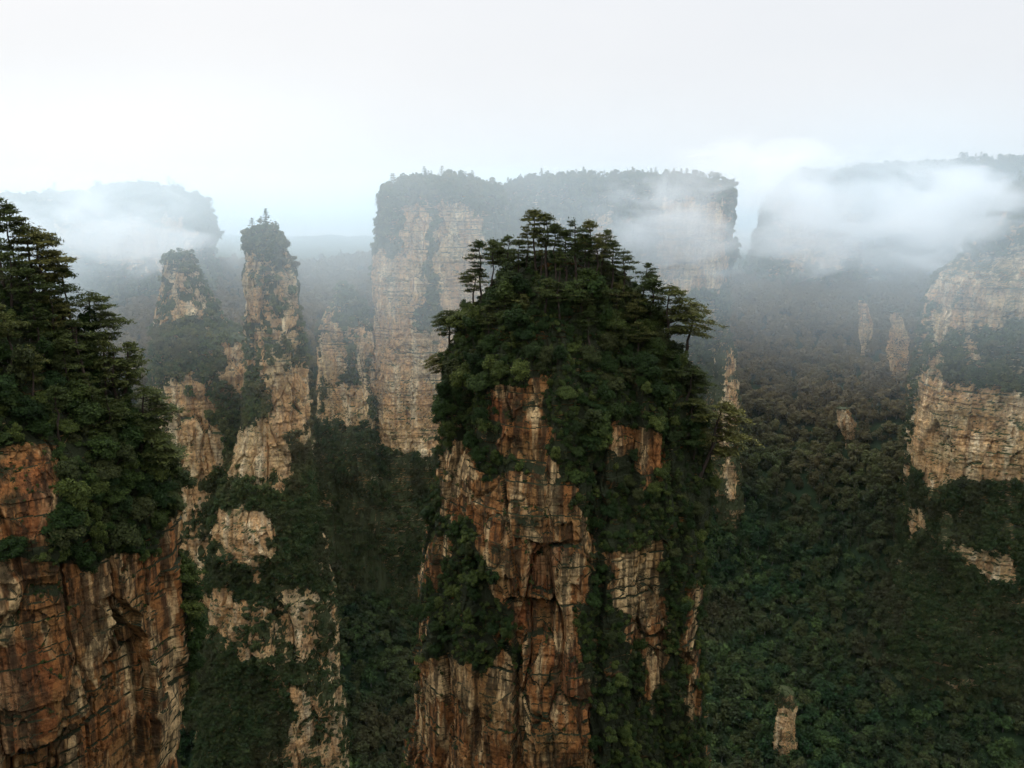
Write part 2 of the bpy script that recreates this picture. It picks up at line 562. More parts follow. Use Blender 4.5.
central = rock("rock_pillar", 165, [(258, 525, 590), (270, 505, 615), (285, 488, 640), (320, 468, 656), (360, 450, 673), (400, 443, 687),
                             (450, 441, 690), (520, 430, 688), (600, 420, 692), (660, 415, 697), (768, 410, 704)],
               ROCK_NEAR, depth=0.85, nf=620, nb=120, nv=720, power=3.2, yaw=R(28), seed=3, amp=(1.25, 0.6, 0.22), bare=BARE_C, fuzz=11,
               recess=[([(508, 598), (560, 604), (556, 640), (514, 632)], 2.2), ([(509, 632), (521, 632), (524, 800), (513, 800)], 2.6), ([(478, 545), (505, 590), (500, 650), (470, 640)], 1.8),
                       ([(590, 470), (606, 470), (600, 790), (590, 790)], 1.6), ([(528, 535), (560, 540), (558, 595), (530, 590)], 1.3), ([(630, 655), (690, 650), (690, 790), (600, 790)], 1.4)],
               red=[[(530, 540), (558, 545), (556, 590), (532, 588)], [(505, 600), (535, 606), (530, 622), (508, 622)], [(490, 400), (502, 400), (502, 445), (492, 440)], [(550, 650), (580, 655), (585, 700), (560, 720)]],
               pale=[[(446, 452), (462, 452), (470, 495), (452, 490)], [(565, 550), (583, 555), (570, 600), (562, 585)], [(425, 668), (452, 668), (440, 700), (424, 700)], [(605, 560), (640, 552), (650, 600), (640, 640)]])
tag(central["o"], "tall orange sandstone pillar with a pine covered summit standing alone in the middle", "rock pillar")

# --- the cliff at the left edge
BARE_L = [[(-40, 452), (55, 446), (58, 500), (50, 556), (-40, 556)],
          [(-40, 570), (60, 566), (110, 560), (158, 556), (160, 520), (180, 520), (200, 800), (-40, 800)]]
leftc = rock("rock_cliff", 112, [(272, -240, -30), (288, -300, 4), (320, -320, 34), (355, -330, 62), (398, -340, 88), (436, -345, 118),
                            (470, -350, 138), (520, -350, 150), (600, -350, 155), (680, -350, 159), (768, -350, 163)],
             ROCK_NEAR, depth=0.5, rymax=26, nf=900, nb=100, nv=560, power=3.6, yaw=R(-8), seed=11, amp=(1.15, 0.5, 0.18), bare=BARE_L, fuzz=9,
             recess=[([(-20, 790), (30, 742), (78, 728), (104, 690), (106, 640), (122, 608), (146, 640), (150, 700), (140, 800), (-20, 800)], 2.4), ([(100, 600), (112, 590), (140, 615), (128, 640)], 1.6), ([(60, 560), (66, 560), (74, 640), (68, 640)], 1.2)],
             red=[[(0, 640), (50, 630), (60, 720), (0, 760)], [(10, 480), (50, 470), (50, 540), (20, 545)]],
             pale=[[(88, 650), (112, 610), (122, 615), (95, 690)], [(0, 575), (14, 575), (14, 640), (0, 640)], [(160, 640), (178, 640), (178, 760), (165, 760)]])
tag(leftc["o"], "dark orange sandstone cliff with pines on its slope, cut by the left edge", "cliff")

# --- the middle distance
DENSE_MID = [[(246, 226), (282, 226), (286, 262), (246, 256)], [(215, 375), (262, 372), (272, 440), (232, 470), (208, 420)], [(300, 400), (322, 430), (330, 600), (292, 590), (290, 470)],
             [(205, 470), (228, 476), (300, 500), (300, 600), (205, 590)], [(195, 640), (300, 664), (270, 800), (180, 800)], [(164, 254), (195, 254), (200, 270), (165, 268)],
             [(148, 325), (240, 340), (235, 372), (146, 380)]]
BARE_B = [[(242, 252), (258, 255), (258, 318), (244, 318)], [(282, 268), (297, 268), (299, 312), (284, 312)],
          [(265, 360), (312, 366), (312, 440), (266, 440)], [(226, 425), (292, 432), (290, 478), (268, 480), (250, 497), (232, 470)],
          [(205, 505), (270, 512), (270, 540), (252, 574), (240, 548), (228, 560), (208, 540)],
          [(208, 596), (245, 594), (250, 625), (212, 640)], [(285, 600), (300, 596), (305, 640), (292, 640)], [(300, 700), (318, 690), (310, 745), (294, 760)]]
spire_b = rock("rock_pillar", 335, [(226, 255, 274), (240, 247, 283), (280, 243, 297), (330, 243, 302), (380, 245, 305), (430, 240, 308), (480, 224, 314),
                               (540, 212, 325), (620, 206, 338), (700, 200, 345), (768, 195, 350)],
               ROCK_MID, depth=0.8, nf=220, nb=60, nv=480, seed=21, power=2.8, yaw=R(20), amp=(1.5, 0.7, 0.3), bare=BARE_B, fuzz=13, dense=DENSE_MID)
tag(spire_b["o"], "tall slim rock spire with bushes down its sides, left of the middle", "rock pillar")
BARE_A = [[(164, 266), (175, 268), (175, 297), (166, 297)], [(171, 296), (199, 298), (198, 320), (172, 318)], [(166, 388), (214, 392), (214, 446), (166, 446)],
          [(221, 344), (258, 340), (262, 400), (224, 390)], [(176, 418), (213, 420), (213, 482), (190, 470)]]
spire_a = rock("rock_pillar", 365, [(254, 170, 190), (270, 164, 196), (300, 159, 212), (325, 152, 226), (336, 150, 248), (370, 148, 258), (420, 158, 262), (480, 164, 262), (600, 164, 270), (768, 160, 280)],
               ROCK_MID, depth=0.8, nf=200, nb=50, nv=400, seed=25, power=2.6, yaw=R(15), amp=(1.5, 0.7, 0.3), bare=BARE_A, fuzz=11, dense=DENSE_MID)
tag(spire_a["o"], "shorter pointed rock spire with a leafy cone shape behind the left cliff", "rock pillar")
BARE_M = [[(402, 203), (427, 200), (428, 288), (412, 318), (418, 332), (447, 330), (437, 290), (436, 205), (462, 200), (478, 215), (492, 300), (500, 450), (430, 446),
           (366, 436), (368, 255), (400, 250)], [(372, 405), (430, 430), (430, 455), (380, 450)]]
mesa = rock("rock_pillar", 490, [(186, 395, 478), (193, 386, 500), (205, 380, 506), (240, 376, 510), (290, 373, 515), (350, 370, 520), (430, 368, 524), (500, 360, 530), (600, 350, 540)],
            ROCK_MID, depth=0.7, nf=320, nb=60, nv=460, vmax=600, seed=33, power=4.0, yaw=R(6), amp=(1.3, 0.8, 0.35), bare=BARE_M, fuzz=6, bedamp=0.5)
tag(mesa["o"], "broad pale flat topped rock tower behind the summit pines", "rock pillar")
BARE_S = [[(322, 318), (342, 325), (338, 392), (322, 385)], [(326, 384), (372, 392), (370, 424), (330, 420)], [(352, 322), (368, 318), (370, 350), (356, 352)]]
small_s = rock("rock_pillar", 470, [(284, 337, 350), (300, 333, 362), (325, 322, 372), (360, 320, 378), (420, 318, 382), (500, 312, 390)],
               ROCK_MID, depth=0.8, nf=120, nb=40, nv=260, vmax=500, seed=35, amp=(1.4, 0.8, 0.3), bare=BARE_S, fuzz=9, dense=[[(335, 284), (365, 300), (372, 325), (335, 318)], [(340, 345), (352, 345), (355, 390), (340, 390)], [(290, 424), (410, 424), (420, 620), (290, 620)]])
tag(small_s["o"], "low rock pillar leaning against the left foot of the broad pale tower", "rock pillar")
BARE_X = [[(590, 215), (612, 215), (612, 290), (592, 290)], [(660, 200), (725, 200), (725, 290), (655, 292)]]
mesa2 = rock("rock_pillar", 585, [(183, 520, 722), (190, 505, 729), (205, 498, 729), (260, 494, 727), (330, 490, 724), (440, 486, 722)],
             ROCK_MID, depth=0.35, nf=280, nb=60, nv=260, vmax=440, seed=37, power=4.5, yaw=R(4), amp=(2.2, 0.9, 0.3), bare=BARE_X, fuzz=7)
tag(mesa2["o"], "long misty flat topped rock wall behind the summit, ending in a sheer right edge", "rock pillar")
BARE_R = [[(942, 258), (1060, 250), (1060, 326), (1020, 322), (960, 330), (932, 345), (928, 320)], [(918, 380), (936, 355), (944, 380), (1000, 392), (1060, 388), (1060, 492), (1024, 480), (975, 474), (928, 490), (910, 458)],
          [(911, 504), (922, 512), (930, 536), (912, 532)], [(947, 538), (985, 548), (1020, 566), (1012, 582), (975, 576)], [(962, 330), (985, 345), (980, 365), (965, 360)]]
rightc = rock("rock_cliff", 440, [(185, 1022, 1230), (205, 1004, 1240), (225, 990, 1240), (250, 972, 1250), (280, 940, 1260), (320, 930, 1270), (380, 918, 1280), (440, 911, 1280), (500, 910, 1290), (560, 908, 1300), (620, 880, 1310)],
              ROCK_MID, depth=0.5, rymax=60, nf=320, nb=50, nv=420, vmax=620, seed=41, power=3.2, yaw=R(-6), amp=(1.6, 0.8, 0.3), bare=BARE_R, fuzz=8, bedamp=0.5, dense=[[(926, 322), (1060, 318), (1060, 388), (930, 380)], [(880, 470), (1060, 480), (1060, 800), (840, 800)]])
tag(rightc["o"], "pale tan cliff with bushes on its ledges at the right edge under the cloud", "cliff")
farl = rock("rock_cliff", 860, [(190, 92, 175), (196, 0, 190), (203, -120, 198), (225, -130, 206), (270, -130, 214), (340, -130, 228), (420, -130, 240)],
            ROCK_MID, depth=0.3, nf=260, nb=40, nv=180, vmax=420, seed=51, power=4, amp=(3.5, 1.4, 0), cs=1.4, bare=[[(60, 215), (190, 215), (190, 270), (60, 260)]], fuzz=14)
tag(farl["o"], "far misty plateau wall behind the spires on the left", "cliff")
farr = rock("rock_cliff", 900, [(164, 940, 1250), (168, 862, 1300), (176, 800, 1310), (200, 775, 1310), (240, 758, 1310), (300, 742, 1310), (360, 730, 1310)],
            ROCK_MID, depth=0.25, nf=260, nb=40, nv=180, vmax=360, seed=53, power=3.5, amp=(4, 1.6, 0), cs=1.4, bare=[[(770, 200), (860, 190), (860, 260), (780, 270)]], fuzz=14)
tag(farr["o"], "far forested plateau rim half hidden in cloud on the right", "cliff")

# ------------------------------------------------------------------ terrain
def terrain_z(X, Y):
    P = np.stack([X, Y, np.zeros_like(X)], 1)
    n1 = fbm(P / 170 + 3.3, 4, 91)
    n2 = fbm(P / 55 + 8.1, 4, 95)
    z = -300 + 0 * X
    ramp_ = np.interp(Y, [-5, 300, 390, 740, 900, 1300, 3500], [0, 0, 18, 205, 225, 150, 150])
    z = z + ramp_ + n1 * (16 + 26 * sstep(350, 600, Y)) + n2 * 9
    # a spur that runs down under the right cliff and one behind the left spires
    z = z + 95 * np.exp(-((X - 330) / 95) ** 2) * sstep(330, 440, Y) * (1 - sstep(560, 760, Y))
    z = z + 55 * np.exp(-((X + 125) / 60) ** 2) * sstep(280, 330, Y) * (1 - sstep(480, 640, Y))
    z = z - 25 * np.exp(-((X - 95) / 45) ** 2) * sstep(420, 500, Y)
    # the cliff the viewer stands on
    edge = 1 - sstep(-3, 42, Y)
    z = z * (1 - edge) + (-1.75) * edge
    return z

xs = np.concatenate([np.linspace(-2600, -700, 24), np.linspace(-690, 690, 231), np.linspace(700, 2600, 24)])
ys = np.concatenate([np.linspace(-400, -20, 10), np.linspace(-12, 60, 16), np.linspace(70, 1000, 200), np.linspace(1015, 3400, 40)])
GX, GY = np.meshgrid(xs, ys)
GZ = terrain_z(GX.ravel(), GY.ravel())
TV = np.stack([GX.ravel(), GY.ravel(), GZ], 1)
ti = np.arange(TV.shape[0]).reshape(GX.shape)
TF = np.stack([ti[:-1, :-1], ti[:-1, 1:], ti[1:, 1:], ti[1:, :-1]], 2).reshape(-1, 4)
mt, nt, b = nodes("forest_floor")
g = nt.nodes.new("ShaderNodeNewGeometry")
f = noise_node(nt, g.outputs["Position"], 0.05, 6, 0.65)
nt.links.new(ramp(nt, f, [(0.35, (0.008, 0.020, 0.007)), (0.6, (0.016, 0.030, 0.010)), (0.75, (0.040, 0.040, 0.018))]), b.inputs["Base Color"])
tag(link("terrain", quad_mesh("terrain", TV, TF, [mt], smooth=True)), "forested valley floor and slopes between the rock pillars", None, None, "structure")

# small outcrops that stand out of the valley forest
outcrops = [(365, [(692, 778, 792), (715, 777, 795), (750, 775, 797)], "stubby pale rock stack rising from the forest near the bottom right"),
            (640, [(338, 722, 734), (370, 714, 738), (400, 708, 740), (450, 712, 740), (520, 716, 742)], "narrow pale rock rib just right of the central pillar"),
            (690, [(312, 890, 900), (340, 889, 908), (376, 890, 904)], "slender pale rock fin high on the wooded slope left of the right cliff"),
            (700, [(300, 858, 868), (320, 860, 872), (345, 862, 872)], "faint rock rib under the cloud on the wooded slope"),
            (560, [(408, 838, 846), (425, 840, 854), (440, 846, 852)], "small rust coloured rock patch in the upper forest"),
            ]
ocs = []
def slope_hit(px, py):
    Y = np.arange(230, 900, 1.0)
    Q = np.stack([at(px, py, y) for y in Y])
    below = Q[:, 2] < terrain_z(Q[:, 0], Q[:, 1])
    return float(Y[np.argmax(below)]) if below.any() else 600.0
for k, (Y0, pr, lab) in enumerate(outcrops):
    Y0 = slope_hit(pr[-1][1] + 5, pr[-1][0] + 10) + 4
    pr = pr + [(pr[-1][0] + 25, pr[-1][1] - 1, pr[-1][2] + 1)]
    r_ = rock("rock_outcrop", Y0, pr, ROCK_MID, depth=0.9, nf=70, nb=24, nv=110, power=2.4, yaw=R(30), vmax=pr[-1][0], zbot=at(0, pr[-1][0], Y0)[2] - 25, seed=60 + k, amp=(2.0, 1.3, 0.5), cs=0.55, fuzz=5,
              bare=[[(722, 400), (730, 345), (738, 360), (738, 430), (726, 440), (733, 470), (737, 480), (735, 500), (726, 495), (724, 460), (716, 425)]] if k == 1 else [[(0, pr[0][0] + (16 if k == 0 else 2)), (1024, pr[0][0] + (16 if k == 0 else 2)), (1024, 768), (0, 768)]])
    tag(r_["o"], lab, "rock outcrop")
    ocs.append(r_)

# ------------------------------------------------------------------ plant builders (prototypes live in a collection of their own until placed)
def needle_tuft(c, up, r, s, n):
    C = c + r.normal(size=(n, 3)) * (s * 0.8, s * 0.8, s * 0.36)
    Nn = r.normal(size=(n, 3)) * 0.55 + up
    return C, Nn

def pine_proto(seed, bare=0.35, spread=0.30, lean=0.0, side=None, gaps=0.2):
    """a ten-metre pine: dark trunk with limbs, and flat layered sprays of needles"""
    r = np.random.default_rng(seed)
    Hh = 10.0
    n = 9
    t = np.linspace(0, 1, n)
    wob = np.cumsum(r.normal(size=(n, 2)) * 0.12, 0)
    tp = np.stack([wob[:, 0] + lean * t * t * Hh, wob[:, 1], t * Hh], 1)
    tp[0, :2] = 0
    wood = [tube(tp, 0.17 * (1 - t) ** 0.8 + 0.03, 6)]
    # a short stretch of trunk below the ground
    wood.append(tube([(0, 0, -1.0), (0, 0, 0.05)], [0.22, 0.175], 6))
    for _ in range(r.integers(4, 9)):       # dead lower limbs
        tt = r.uniform(0.15, bare + 0.1); az = r.random() * 6.28; l_ = r.uniform(0.5, 1.5)
        b0 = np.array([np.interp(tt, t, tp[:, 0]), np.interp(tt, t, tp[:, 1]), tt * Hh])
        dv = np.array((math.cos(az), math.sin(az), r.uniform(-.25, .3)))
        wood.append(tube([b0, b0 + dv * l_ * .5 + r.normal(size=3) * .06, b0 + dv * l_ + r.normal(size=3) * .12], [.035, .024, .008], 4))
    Cs, Ns = [], []
    z = bare * Hh
    while z < Hh * 0.985:
        tt = z / Hh
        k = (tt - bare) / (1 - bare)
        prof = (0.55 + 0.9 * k) if k < 0.3 else 0.82 * (1 - ((k - 0.3) / 0.7) ** 1.6) + 0.14
        for _ in range(r.integers(3, 6)):
            if r.random() < gaps: continue
            az = r.random() * 2 * math.pi
            if side is not None and r.random() < 0.6:
                az = side + r.normal() * 0.7
            Lb = 1.2 * Hh * spread * prof * r.uniform(0.55, 1.15)
            base = np.array([np.interp(tt, t, tp[:, 0]), np.interp(tt, t, tp[:, 1]), z])
            dirv = np.array((math.cos(az), math.sin(az), 0))
            rise = r.uniform(-0.02, 0.25) + 0.35 * k
            m = 6
            s = np.linspace(0, 1, m)
            pts = base + dirv * (Lb * s)[:, None] + np.array((0, 0, 1)) * (Lb * rise * (s - 0.75 * s * s))[:, None]
            pts[1:] += r.normal(size=(m - 1, 3)) * 0.05 * Lb ** 0.5
            wood.append(tube(pts, 0.055 * (1 - s) * (0.5 + 0.5 * (1 - k)) + 0.012, 4))
            nt_ = max(4, int(Lb * 4.2))
            for q in range(nt_):
                u = 0.30 + 0.70 * (q + r.random()) / nt_
                p = np.array([np.interp(u, s, pts[:, j]) for j in range(3)])
                lat = np.cross(dirv, (0, 0, 1)) * r.normal() * 0.30 * Lb * (0.35 + 0.65 * (1 - abs(u - 0.65)))
                c, nn = needle_tuft(p + lat + (0, 0, 0.08), (0, 0, 1.0), r, 0.34, 15)
                Cs.append(c); Ns.append(nn)
        z += r.uniform(0.30, 0.75) * (1.0 + 0.5 * (1 - k))
    c, nn = needle_tuft(tp[-1], (0, 0, 1), r, 0.3, 14)
    Cs.append(c + r.normal(size=c.shape) * (0.1, 0.1, 0.2)); Ns.append(nn)
    C = np.concatenate(Cs); Nn = np.concatenate(Ns)
    V, F = leaf_quads(C, Nn, r.uniform(0.18, 0.34, len(C)), r.uniform(0.05, 0.10, len(C)), r)
    wv, wf = join(wood)
    return quad_mesh("pine_trunk", wv, wf, [BARK], smooth=True), quad_mesh("pine_crown", V, F, [NEEDLE])

def crown_points(r, n, lobes, rad):
    """points on and under the skin of a cluster of uneven lobes inside the unit ball"""
    C, Nn = [], []
    cent = []
    for k in range(lobes):
        while True:
            c = r.uniform(-1, 1, 3)
            if (c ** 2).sum() < 0.5 and c[2] > -0.45: break
        cent.append((c, r.uniform(0.20, 0.44) if lobes > 9 else r.uniform(0.26, 0.50)))
    per = n // lobes
    for c, q in cent:
        v = r.normal(size=(per, 3)); v /= np.linalg.norm(v, axis=1, keepdims=True)
        v[:, 2] = np.where((v[:, 2] < -0.3) & (r.random(per) < 0.7), -v[:, 2], v[:, 2])
        d = r.uniform(0.62, 1.08, per)
        p = c + v * (q * d)[:, None] * (1, 1, 0.85)
        C.append(p); Nn.append(v + (0, 0, 0.55) + r.normal(size=(per, 3)) * 0.45)
    return np.concatenate(C) * rad, np.concatenate(Nn), cent

def broad_proto(seed, n=2600, leaf=0.23, lobes=20, trunk=True, shape=(1, 1, 1)):
    """a broad-leaved tree of unit size three metres in radius"""
    r = np.random.default_rng(seed)
    C, Nn, cent = crown_points(r, n, lobes, 3.0)
    C = C * np.array(shape) + r.normal(size=C.shape) * 0.10
    C[:, 2] += 3.2
    V, F = leaf_quads(C, Nn, r.uniform(0.75, 1.35, len(C)) * leaf, r.uniform(0.5, 0.85, len(C)) * leaf, r)
    wood = [tube([(0, 0, -1.2), (0.05, 0, 0.6), (0.1, 0.05, 1.7), (0.05, 0.1, 2.8)], [0.17, 0.15, 0.12, 0.08], 6)]
    for c, q in cent:
        e = np.array(c) * 3.0 * np.array(shape) + (0, 0, 3.2)
        s = np.array((0.08, 0.05, r.uniform(0.9, 2.2)))
        mid = (s + e) / 2 + r.normal(size=3) * 0.25
        wood.append(tube([s, mid, e], [0.08, 0.05, 0.02], 5))
    wv, wf = join(wood)
    return quad_mesh("tree_trunk", wv, wf, [BARK], smooth=True), quad_mesh("tree_crown", V, F, [LEAF])

def shrub_proto(seed, n=1100, leaf=0.19):
    r = np.random.default_rng(seed)
    C, Nn, cent = crown_points(r, n, 12, 1.6)
    C[:, 2] = C[:, 2] * 0.8 + 0.9
    V, F = leaf_quads(C, Nn, r.uniform(0.75, 1.35, len(C)) * leaf, r.uniform(0.45, 0.8, len(C)) * leaf, r)
    wood = []
    for c, q in cent:
        e = np.array(c) * 1.6 * (1, 1, 0.8) + (0, 0, 0.9)
        wood.append(tube([(0, 0, -0.8), e * 0.5 + r.normal(size=3) * 0.12, e], [0.05, 0.035, 0.012], 4))
    wv, wf = join(wood)
    return quad_mesh("shrub_stem", wv, wf, [BARK], smooth=True), quad_mesh("shrub_foliage", V, F, [LEAF])

def far_tree_proto(seed, kind, mat, leafs=340, leaf=0.5):
    """one mesh for trees some hundred metres off"""
    r = np.random.default_rng(seed)
    if kind == 0:       # round broad-leaved crown, radius 3.2
        C, Nn, cent = crown_points(r, leafs, 9, 3.3)
        C[:, 2] += 3.7
    else:               # conifer, ragged and layered
        k = r.random(leafs) ** 0.8
        lay = np.floor(k * 9) / 9 + r.normal(size=leafs) * 0.012
        az = r.random(leafs) * 2 * math.pi
        rad = (1 - lay) ** 0.75 * 2.9 * np.sqrt(r.random(leafs)) * (0.7 + 0.5 * np.cos(az * 3 + lay * 20))
        C = np.stack([rad * np.cos(az), rad * np.sin(az), 1.3 + lay * 7.4], 1)
        Nn = r.normal(size=(leafs, 3)) * 0.5 + (0, 0, 1)
    V, F = leaf_quads(C, Nn, r.uniform(0.7, 1.4, len(C)) * leaf, r.uniform(0.45, 0.85, len(C)) * leaf, r)
    tv, tf = tube([(0, 0, -1.5), (0.05, 0, 3), (0, 0.05, 8 if kind else 5)], [0.20, 0.15, 0.05], 5)
    V2, F2 = join([(V, F), (tv, tf)])
    return quad_mesh("far_tree", V2, F2, [mat, PALEBARK], np.concatenate([np.zeros(len(F), int), np.ones(len(tf), int)]))

def growth_proto(seed, mat, n=130, leaf=0.26, rad=1.5, hang=False):
    r = np.random.default_rng(seed)
    C, Nn, _ = crown_points(r, n, 5, rad)
    C[:, 2] = C[:, 2] * 0.75 + 0.3
    if hang:
        C[:, 2] -= np.abs(r.normal(size=len(C))) * 0.6
    V, F = leaf_quads(C, Nn, r.uniform(0.7, 1.4, len(C)) * leaf, r.uniform(0.4, 0.8, len(C)) * leaf, r)
    return quad_mesh("growth", V, F, [mat])

PINES = [pine_proto(100, .50, .22, 0, None, .4), pine_proto(101, .46, .22, 0, None, .4), pine_proto(102, .60, .20, 0, None, .3), pine_proto(103, .54, .24, 0, None, .45), pine_proto(104, .44, .19, 0, None, .45),
         pine_proto(105, .42, .30, 0.0, math.pi), pine_proto(106, .34, .30, 0.0, 0.0), pine_proto(107, .22, .25, 0, None, .35), pine_proto(108, .50, .30, 0.02, None, 0.3)]
BROADS = [broad_proto(200 + k, (2600, 1500, 2200, 1300, 2800, 1700, 2000, 1200)[k], (.21, .24, .23, .25, .20, .24, .22, .26)[k], (22, 14, 18, 11, 26, 13, 17, 12)[k], True,
                      ((1, 1, 1), (.8, .8, 1.35), (1.25, 1.1, .8), (.9, 1.2, 1.1), (1.1, 1, .9), (.7, .75, 1.5), (1.3, .9, .75), (1, .8, 1.2))[k]) for k in range(8)]
SHRUBS = [shrub_proto(300 + k) for k in range(5)]

def plant(kind, protos, which, loc, scale, rot, cat, label, group=None, parts=("trunk", "crown")):
    root = bpy.data.objects.new(kind, None)
    COL.objects.link(root)
    root.empty_display_size = 0.5
    root.location = loc
    root.rotation_euler = rot
    root.scale = scale if hasattr(scale, "__len__") else (scale,) * 3
    tag(root, label, cat, group)
    for nm, me in zip(parts, protos[which]):
        link(nm, me, root)
    return root

def base_at(rk, px, py, face=True):
    """surface point seen nearest to a place in the picture"""
    d = np.abs(rk["px"] - px) * 1.5 + np.abs(rk["py"] - py) + (0 if not face else np.where((rk["n0"] * rk["P"]).sum(1) > 8, 12, 0))
    k = int(np.argmin(d))
    return rk["P"][k], rk["n"][k]

def top_z(py, Y):
    return at(512, py, Y)[2]

# ------------------------------------------------------------------ pines that stand out, one by one: (x, base y, top y, prototype, lean, heading, label)
def place_pine(rk, x, by, ty, which, lean, label, group=None, wide=1.0, sink=0.2):
    p, n = base_at(rk, x, by)
    Hh = max(2.5, top_z(ty, p[1]) - p[2])
    s = Hh / 10.0
    sw = s * wide * (1.25 if s < 0.7 else 1.0)
    plant("pine_tree", PINES, which, (p[0], p[1], p[2] - sink), (sw, sw, s), (0, lean, random.uniform(0, 6.28) if which not in (5, 6, 8) else random.uniform(-.4, .4)), "pine tree", label, group)

SUM = "pines in the dense row along the summit of the central pillar"
named = [
    (537, 272, 208, 2, 0, "tallest pine at the very top of the central pillar", None, 1.15),
    (482, 300, 241, 0, 0, "slim pine in the left trio on the central pillar, with side branches low down", None, 1.1),
    (491, 298, 238, 2, 0, "straight bare trunked pine in the middle of the left trio on the central pillar", None, .9),
    (504, 292, 235, 8, 0, "flat crowned pine at the right of the left trio on the central pillar", None, 1.0),
    (472, 304, 268, 5, 0, "short pine with long branches reaching left beside the left trio", None, 1.5),
    (576, 280, 218, 4, 0, "dark pointed pine just right of the summit on the central pillar", None, 1.1),
    (590, 283, 221, 0, 0, "second pointed pine just right of the dark one on the summit", None, 1.1),
    (603, 288, 230, 3, 0, "broad pine bent right where the summit row begins to fall", None, 1.1),
    (623, 300, 249, 1, 0, "wide pine on the right shoulder below the summit row", None, 1.2),
    (643, 312, 263, 3, 0, "round topped pine halfway down the right shoulder", None, 1.15),
    (653, 352, 278, 2, 0, "pine with a long dark bare trunk on the right shoulder", None, 1.35),
    (664, 356, 284, 6, 0, "pine whose top branch sticks out to the right of the right shoulder", None, 1.25),
    (681, 360, 300, 8, .22, "leaning pine with an open flat crown on the right rim of the central pillar", None, 1.5),
    (699, 478, 398, 6, .20, "dark pine hanging off the right wall of the central pillar", None, 1.35),
    (446, 352, 310, 5, -.10, "wind shaped pine leaning left on the left rim of the central pillar", None, 1.5),
    (440, 384, 352, 5, -.3, "small pine with one low branch jutting left over the left wall", None, 1.7),
    (523, 350, 300, 4, 0, "pine with a dark trunk standing mid slope under the summit", None, 1.0),
    (455, 330, 314, 1, 0, "small pine low at the left end of the central canopy", None, 1.8),
    (685, 402, 366, 6, .12, "pine spreading to the right on the right rim below the leaning pine", None, 1.5),
]
for x, by, ty, w, ln, lab, gr, wide in named:
    place_pine(central, x, by, ty, w, ln, lab, gr, wide)
for x, by, ty, w in ((547, 276, 214, 0), (556, 278, 222, 2), (527, 274, 224, 1), (517, 282, 240, 0), (566, 280, 229, 2), (583, 284, 234, 0), (611, 290, 241, 0),
                     (540, 280, 236, 2), (596, 288, 238, 2), (560, 286, 246, 1)):
    place_pine(central, x, by, ty, w, random.uniform(-.03, .03), "pine in the crowded row along the top of the central pillar", SUM, random.uniform(0.95, 1.2))

for x, by, h, w in ((600, 318, 40, 3), (618, 325, 42, 0), (634, 335, 44, 7), (648, 340, 38, 1), (582, 322, 38, 1), (560, 318, 36, 3), (545, 312, 34, 0), (612, 350, 40, 7), (636, 362, 40, 3),
                    (660, 372, 38, 0), (672, 385, 36, 7), (590, 345, 34, 0), (505, 318, 34, 7), (520, 326, 32, 3), (488, 334, 30, 7), (470, 345, 28, 3), (688, 430, 34, 6), (693, 455, 32, 6)):
    place_pine(central, x, by, by - h, w, random.uniform(-.04, .08), "smaller pine among leafy trees " + ("on the right side of the central dome" if x > 560 else "on the left side of the central dome"),
               "smaller pines on the right of the dome" if x > 560 else "smaller pines on the left of the dome", random.uniform(1.1, 1.5))

LEFTN = [
    (3, 292, 194, 1, 0, "tallest pine of the left cliff, cut by the left edge", 1.0), (17, 290, 204, 0, 0, "tall dark pine second from the left edge on the left cliff", 1.0),
    (29, 298, 217, 3, 0, "spreading pine behind the two tallest on the left cliff", 1.1), (45, 305, 226, 6, 0, "pine with branches sweeping right near the top of the left cliff", 1.15),
    (53, 330, 247, 1, 0, "bushy pine halfway down the upper slope of the left cliff", 1.1), (77, 348, 268, 0, 0, "slim pine with layered branches against the mist on the left cliff", 1.05),
    (92, 362, 290, 6, .03, "pine with branches reaching right over the gap by the left cliff", 1.3), (88, 395, 320, 3, 0, "broad pine below the slim layered one on the left cliff", 1.2),
    (106, 400, 338, 2, 0, "small thin trunked pine in the notch of the left cliff", 1.0), (118, 418, 346, 1, 0, "straight pine at the left of the pair on the lower rim of the left cliff", 1.3),
    (133, 428, 344, 3, 0, "straight pine at the right of the pair on the lower rim of the left cliff", 1.3), (142, 444, 384, 6, .05, "pine spreading right on the outer corner of the left cliff", 1.5),
    (150, 468, 425, 6, .25, "small pine jutting out over the wall of the left cliff", 1.6), (158, 508, 486, 6, .5, "tiny pine clinging to the bare corner of the left cliff", 1.8)]
for x, by, ty, w, ln, lab, wide in LEFTN:
    place_pine(leftc, x, by, ty, w, ln, lab, None, wide)
for x, by, ty, w in ((12, 325, 252, 0), (30, 335, 268, 3), (58, 352, 288, 7), (40, 362, 300, 1), (10, 370, 304, 3), (70, 395, 332, 7), (35, 405, 345, 1),
                     (95, 425, 372, 3), (112, 445, 396, 7), (60, 440, 384, 2), (140, 462, 412, 3)):
    place_pine(leftc, x, by, ty, w, 0, "pine in the dense dark stand on the slope of the left cliff", "pines in the dense stand on the left cliff", random.uniform(1, 1.25))

# ------------------------------------------------------------------ broad-leaved trees and shrubs on the two near rocks
def zone_c(px, py):
    if py < 330: return "just below the summit pines" if px < 560 else "on the right of the dome below the summit pines"
    if py < 440:
        return "on the left shoulder" if px < 500 else ("in the middle of the dome above the bare face" if px < 600 else "on the right shoulder")
    if py < 560: return "on the left wall" if px < 510 else ("on the leafy ledge right of the bare red face" if px < 670 else "on the right edge high up")
    return "on the dark lower left wall" if px < 520 else "on the lower right wall"

def zone_l(px, py):
    if py < 380: return "on the upper slope"
    return "on the lower rim" if px > 90 and py < 500 else ("on the dark middle slope" if py < 480 else "on the ledge above the bare rock")

